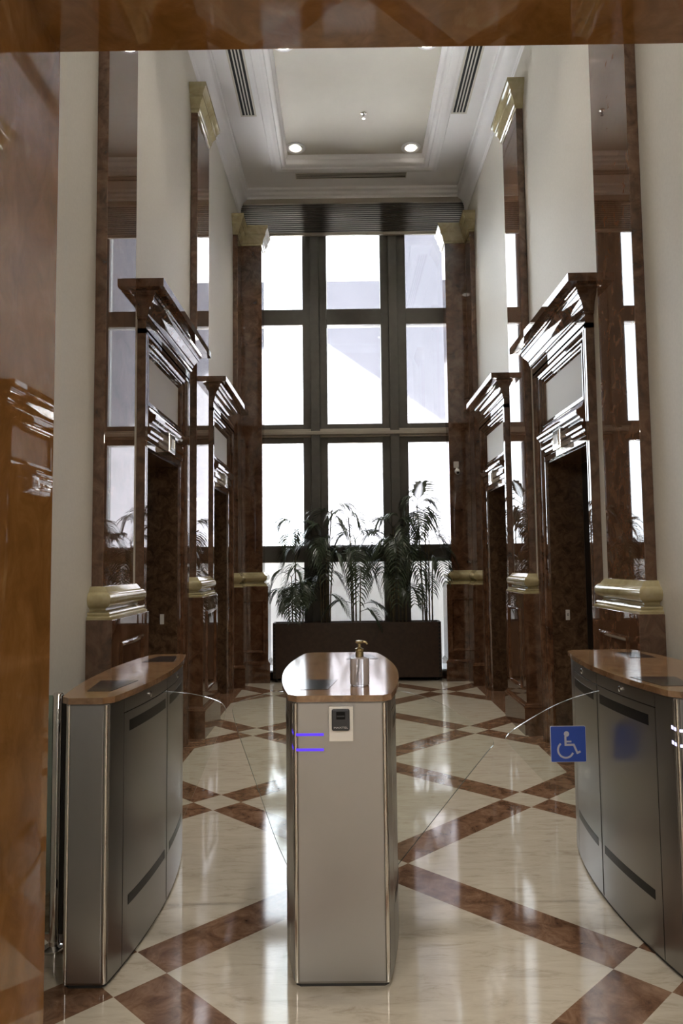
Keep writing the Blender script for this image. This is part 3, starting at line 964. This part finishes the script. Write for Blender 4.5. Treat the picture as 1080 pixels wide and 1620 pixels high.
# ------------------------------------------------------------------ security camera
t = thing('security_camera', 'small white security camera on the right corner pilaster', 'camera', (1.405, D0, 2.6))
MB().box(1.366, 1.430, D0-0.028, D0, 2.605, 2.685).build('junction_box', 'plastic', t, bevel=0.006)
MB().tube([(1.404, D0-0.015, 2.612), (1.404, D0-0.032, 2.585)], 0.013, 12).build('arm', 'plastic', t, smooth=True)
mb = MB()
cyl = [(0.0, -0.045), (0.022, -0.043), (0.031, -0.034), (0.034, -0.018), (0.034, 0.006), (0.030, 0.020), (0.018, 0.030), (0.0, 0.033)]
mb.lathe(cyl, (0, 0, 0), 20)
rot = Matrix.Rotation(math.radians(-62), 3, 'X')
mb.v = [tuple(rot @ Vector(p)+Vector((1.406, D0-0.044, 2.558))) for p in mb.v]
mb.build('camera_body', 'plastic', t, smooth=True)
mb = MB().lathe([(0.0, -0.047), (0.015, -0.0465), (0.017, -0.044), (0.017, -0.040), (0.0, -0.040)], (0, 0, 0), 18)
mb.v = [tuple(rot @ Vector(p)+Vector((1.406, D0-0.044, 2.558))) for p in mb.v]
mb.build('lens', 'black', t, smooth=True)

# ------------------------------------------------------------------ planter and palms
PX0, PX1, PY0, PY1, PZ0, PZ1 = -0.893, 1.166, 8.79, 9.03, 0.045, 0.714
t = thing('planter_box', 'long dark brown planter box on castors below the window', 'planter', ((PX0+PX1)/2, (PY0+PY1)/2, 0))
mb = MB()
mb.box(PX0, PX1, PY0, PY0+0.02, PZ0, PZ1).box(PX0, PX1, PY1-0.02, PY1, PZ0, PZ1)
mb.box(PX0, PX0+0.02, PY0+0.02, PY1-0.02, PZ0, PZ1).box(PX1-0.02, PX1, PY0+0.02, PY1-0.02, PZ0, PZ1)
mb.box(PX0+0.02, PX1-0.02, PY0+0.02, PY1-0.02, PZ0, PZ0+0.02)
mb.build('box', 'planter', t, bevel=0.002)
MB().box(PX0+0.02, PX1-0.02, PY0+0.02, PY1-0.02, PZ0+0.02, PZ1-0.05).build('soil', 'soil', t)
for sd, x in ((-1, PX0+0.022), (1, PX1-0.022)):
    mb = MB()
    for k in range(15):
        z = PZ0+0.012+k*0.0445
        mb.box(x-0.011, x+0.011, PY0-0.003, PY0+0.001, z, z+0.027)
    mb.build('corner_strip', 'planter_edge', t)['label'] = 'black dashed corner strip'
for x in (PX0+0.05, PX1-0.06):
    for y in (PY0+0.035, PY1-0.035):
        mb = MB()
        mb.tube([(x-0.010, y, 0.0225), (x+0.010, y, 0.0225)], 0.022, 16)
        mb.box(x-0.014, x+0.014, y-0.012, y+0.012, 0.034, 0.046)
        mb.build('castor', 'rubber', t, smooth=True)

def frond_mesh(base, yaw, length, rise, droop, nl=17, wid=1.0):
    """arching rachis with drooping paired leaflets"""
    mb = MB()
    base = Vector(base)
    d = Vector((math.cos(yaw), math.sin(yaw), 0))
    side = Vector((-d.y, d.x, 0))
    pts = []
    N = 12
    for i in range(N+1):
        s = i/N
        pts.append(base + d*(length*(0.62*s+0.25*s*s)) + Vector((0, 0, rise*s - droop*s*s*s*0.9)))
    mb.tube(pts, [0.0045*(1-0.75*i/N) for i in range(N+1)], 5)
    for k in range(nl):
        s = 0.22+0.78*(k+0.5)/nl
        i = min(N-1, int(s*N))
        fr = s*N-i
        p = pts[i].lerp(pts[i+1], fr)
        tan = (pts[i+1]-pts[i]).normalized()
        ll = (0.24*math.sin(math.pi*(0.18+0.74*s))+0.05)*wid*random.uniform(0.85, 1.12)
        for sg in (-1, 1):
            dr = random.uniform(0.5, 1.05)
            v0 = (tan*0.62+side*sg*0.75+Vector((0, 0, 0.10))).normalized()
            v1 = (tan*0.50+side*sg*0.45-Vector((0, 0, dr))).normalized()
            a = p
            b = p+v0*ll*0.42
            c = b+(v0*0.35+v1*0.65).normalized()*ll*0.33
            e = c+v1*ll*0.30
            wv = tan.cross(v0).normalized().cross(v0).normalized()*0.0085*wid
            mb.add([a+wv*0.3, a-wv*0.3, b+wv, b-wv, c+wv*0.8, c-wv*0.8, e], [(0, 1, 3, 2), (2, 3, 5, 4), (4, 5, 6)])
    return mb
def palm(label, x, y, canes, fronds):
    """canes: (dx, dy, lean_x, height); fronds: (cane index, fraction up, yaw, length, rise, droop)"""
    zb = PZ1-0.052
    t = thing('bamboo_palm', label, 'potted palm', (x, y, zb), 'palms in the planter box')
    tops = []
    for dx, dy, lx, h in canes:
        pts = []
        for i in range(9):
            s = i/8
            pts.append(Vector((x+dx+lx*s*s, y+dy+0.01*math.sin(3*s), zb-0.01+h*s)))
        mb = MB()
        fine, rad = [], []
        for i in range(33):
            s = i/32*8
            k = min(7, int(s))
            fine.append(pts[k].lerp(pts[k+1], s-k))
            rad.append(0.0095*(1-0.35*i/32)*(1.18 if i % 4 == 0 else 1.0))
        mb.tube(fine, rad, 7)
        mb.build('cane', 'cane', t, smooth=True)
        tops.append(pts)
    for ci, fr, yaw, ln, rise, droop in fronds:
        p = tops[ci]
        s = fr*8
        k = min(7, int(s))
        b = p[k].lerp(p[k+1], s-k)
        frond_mesh(b, yaw, ln, rise, droop).build('frond', 'leaf', t)
    return t
def auto_palm(label, x, canes, spec, seed, spread=1.0):
    random.seed(seed)
    y = 8.92
    fr = []
    for ci, f, yawdeg, ln, rise, droop in spec:
        fr.append((ci, f, math.radians(yawdeg), ln, rise, droop))
    return palm(label, x, y, canes, fr)
# yaw 0 = +X (right), 180 = left, 270 = towards the viewer
auto_palm('leftmost palm in the planter, low bushy fronds and one tall thin frond', -0.62,
          [(-0.04, 0, -0.01, 0.62), (0.0, 0.02, 0.0, 1.22), (0.05, -0.02, 0.02, 0.50), (0.09, 0.01, 0.03, 0.70), (-0.08, 0.0, -0.02, 0.40)],
          [(1, 1.0, 10, 0.34, 0.24, 0.36), (1, 0.98, 170, 0.26, 0.30, 0.30), (1, 0.93, 250, 0.22, 0.15, 0.35), (1, 0.80, 200, 0.22, 0.02, 0.28),
           (0, 1.0, 185, 0.36, 0.24, 0.62), (0, 1.0, 330, 0.30, 0.26, 0.55), (3, 1.0, 200, 0.40, 0.24, 0.70), (3, 1.0, 20, 0.26, 0.22, 0.55), (2, 1.0, 280, 0.28, 0.22, 0.50), (2, 0.95, 150, 0.36, 0.12, 0.50),
           (4, 1.0, 175, 0.30, 0.18, 0.42), (4, 0.9, 290, 0.26, 0.10, 0.40), (3, 0.8, 250, 0.26, 0.06, 0.42), (0, 0.8, 270, 0.24, 0.05, 0.40)], 3)
auto_palm('palm second from the left, against the left window mullion', -0.24,
          [(-0.06, 0, -0.03, 1.00), (0.0, 0.02, 0.02, 1.18), (0.05, -0.02, 0.04, 0.85), (0.02, 0.03, 0.06, 1.45), (-0.03, -0.03, 0.0, 0.65)],
          [(3, 1.0, 15, 0.40, 0.22, 0.34), (3, 0.97, 160, 0.34, 0.20, 0.50), (3, 0.92, 330, 0.36, 0.10, 0.42), (1, 1.0, 185, 0.40, 0.26, 0.50), (1, 1.0, 355, 0.34, 0.26, 0.52), (1, 0.9, 240, 0.34, 0.20, 0.55),
           (0, 1.0, 175, 0.36, 0.20, 0.46), (0, 0.95, 290, 0.34, 0.22, 0.66), (2, 1.0, 5, 0.42, 0.26, 0.68), (2, 1.0, 320, 0.40, 0.24, 0.74), (2, 0.85, 200, 0.32, 0.15, 0.50),
           (4, 1.0, 10, 0.40, 0.12, 0.50), (4, 0.9, 170, 0.34, 0.12, 0.45), (4, 0.6, 350, 0.38, 0.05, 0.32), (4, 0.5, 190, 0.32, 0.05, 0.30)], 5)
auto_palm('sparse palm in the middle of the planter, in front of the central pane', 0.11,
          [(-0.03, 0, -0.02, 0.95), (0.02, 0.02, 0.0, 1.08), (0.07, -0.01, 0.02, 0.72), (-0.01, 0.03, -0.05, 1.36)],
          [(3, 1.0, 200, 0.34, 0.20, 0.30), (3, 0.98, 330, 0.26, 0.18, 0.40), (1, 1.0, 20, 0.44, 0.28, 0.30), (1, 1.0, 170, 0.36, 0.22, 0.42), (1, 0.9, 280, 0.30, 0.14, 0.55), (0, 1.0, 190, 0.32, 0.16, 0.45),
           (0, 0.95, 300, 0.30, 0.18, 0.62), (2, 1.0, 350, 0.30, 0.14, 0.58), (2, 1.0, 260, 0.28, 0.12, 0.60), (2, 0.35, 5, 0.44, 0.16, 0.38), (0, 0.3, 178, 0.42, 0.12, 0.30), (2, 0.25, 340, 0.34, 0.12, 0.35)], 8)
auto_palm('dense palm second from the right, against the right window mullion', 0.66,
          [(-0.10, 0, -0.02, 1.10), (-0.05, 0.02, 0.0, 1.22), (0.0, -0.02, 0.0, 1.05), (0.05, 0.02, 0.04, 1.30), (0.09, -0.01, 0.03, 0.90), (-0.07, -0.03, -0.03, 0.80)],
          [(0, 1.0, 185, 0.40, 0.22, 0.36), (0, 0.95, 210, 0.36, 0.10, 0.42), (1, 1.0, 200, 0.34, 0.30, 0.40), (1, 1.0, 340, 0.40, 0.30, 0.48), (3, 1.0, 10, 0.30, 0.26, 0.40), (3, 1.0, 190, 0.44, 0.26, 0.46),
           (3, 0.92, 280, 0.36, 0.16, 0.55), (2, 1.0, 260, 0.36, 0.22, 0.62), (2, 0.95, 320, 0.36, 0.16, 0.62), (4, 1.0, 300, 0.34, 0.20, 0.66), (4, 0.95, 240, 0.38, 0.16, 0.66), (5, 1.0, 190, 0.40, 0.10, 0.34),
           (5, 0.9, 170, 0.34, 0.06, 0.42), (5, 0.85, 280, 0.34, 0.10, 0.56), (4, 0.55, 285, 0.34, 0.14, 0.40), (4, 0.5, 330, 0.30, 0.10, 0.40), (1, 0.85, 235, 0.34, 0.12, 0.56)], 11)
auto_palm('tall palm at the right end of the planter', 1.01,
          [(-0.05, 0, -0.05, 1.48), (0.0, 0.02, 0.0, 1.38), (0.03, -0.02, 0.01, 1.05), (0.07, 0.01, 0.02, 0.92), (-0.02, -0.02, -0.06, 0.70)],
          [(0, 1.0, 60, 0.20, 0.42, 0.10), (0, 1.0, 10, 0.34, 0.24, 0.30), (0, 1.0, 185, 0.20, 0.26, 0.40), (0, 0.96, 340, 0.34, 0.12, 0.42), (0, 0.92, 270, 0.26, 0.12, 0.46), (0, 0.86, 350, 0.34, 0.06, 0.44), (1, 1.0, 250, 0.26, 0.22, 0.52), (1, 0.97, 15, 0.30, 0.20, 0.56),
           (1, 0.9, 200, 0.24, 0.06, 0.44), (2, 1.0, 5, 0.34, 0.20, 0.52), (2, 1.0, 185, 0.26, 0.16, 0.46), (3, 1.0, 355, 0.40, 0.18, 0.54), (3, 0.9, 300, 0.30, 0.10, 0.44), (4, 1.0, 190, 0.24, 0.06, 0.46), (4, 0.95, 320, 0.22, 0.06, 0.36)], 14)

# ------------------------------------------------------------------ outside the window
o = MB().box(-14, 16, 9.6, 30, -0.32, -0.02).build('ground_outside', 'concrete')
struct(o, 'pale paving outside the window')
struct(MB().box(-14, WL-0.62, 9.26, 9.56, -0.02, 7.0).box(WR+0.62, 14, 9.26, 9.56, -0.02, 7.0).build('wall_facade', 'parapet'), 'outer face of the lobby building, unseen, added to shade the low wall')  # unseen wall run added so its shadow covers the low wall
struct(MB().box(-8, 9, 10.4, 10.6, -0.02, 1.46).build('wall_outside', 'parapet'), 'low pale wall outside the bottom window panes')
t = thing('white_building', 'pale building outside seen through the right and middle panes', 'building', (4.5, 16.5, 0))
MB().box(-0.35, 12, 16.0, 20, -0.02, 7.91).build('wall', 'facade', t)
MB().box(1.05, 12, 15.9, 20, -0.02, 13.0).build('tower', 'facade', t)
o = MB().box(-6.29, 14, 11.4, 15.98, 10.7, 10.95).build('shade_slab', 'facade')  # unseen slab added to throw the diagonal shadow on the building
tag(o, 'unseen slab added high outside to cast a shadow on the pale building', 'shadow caster')
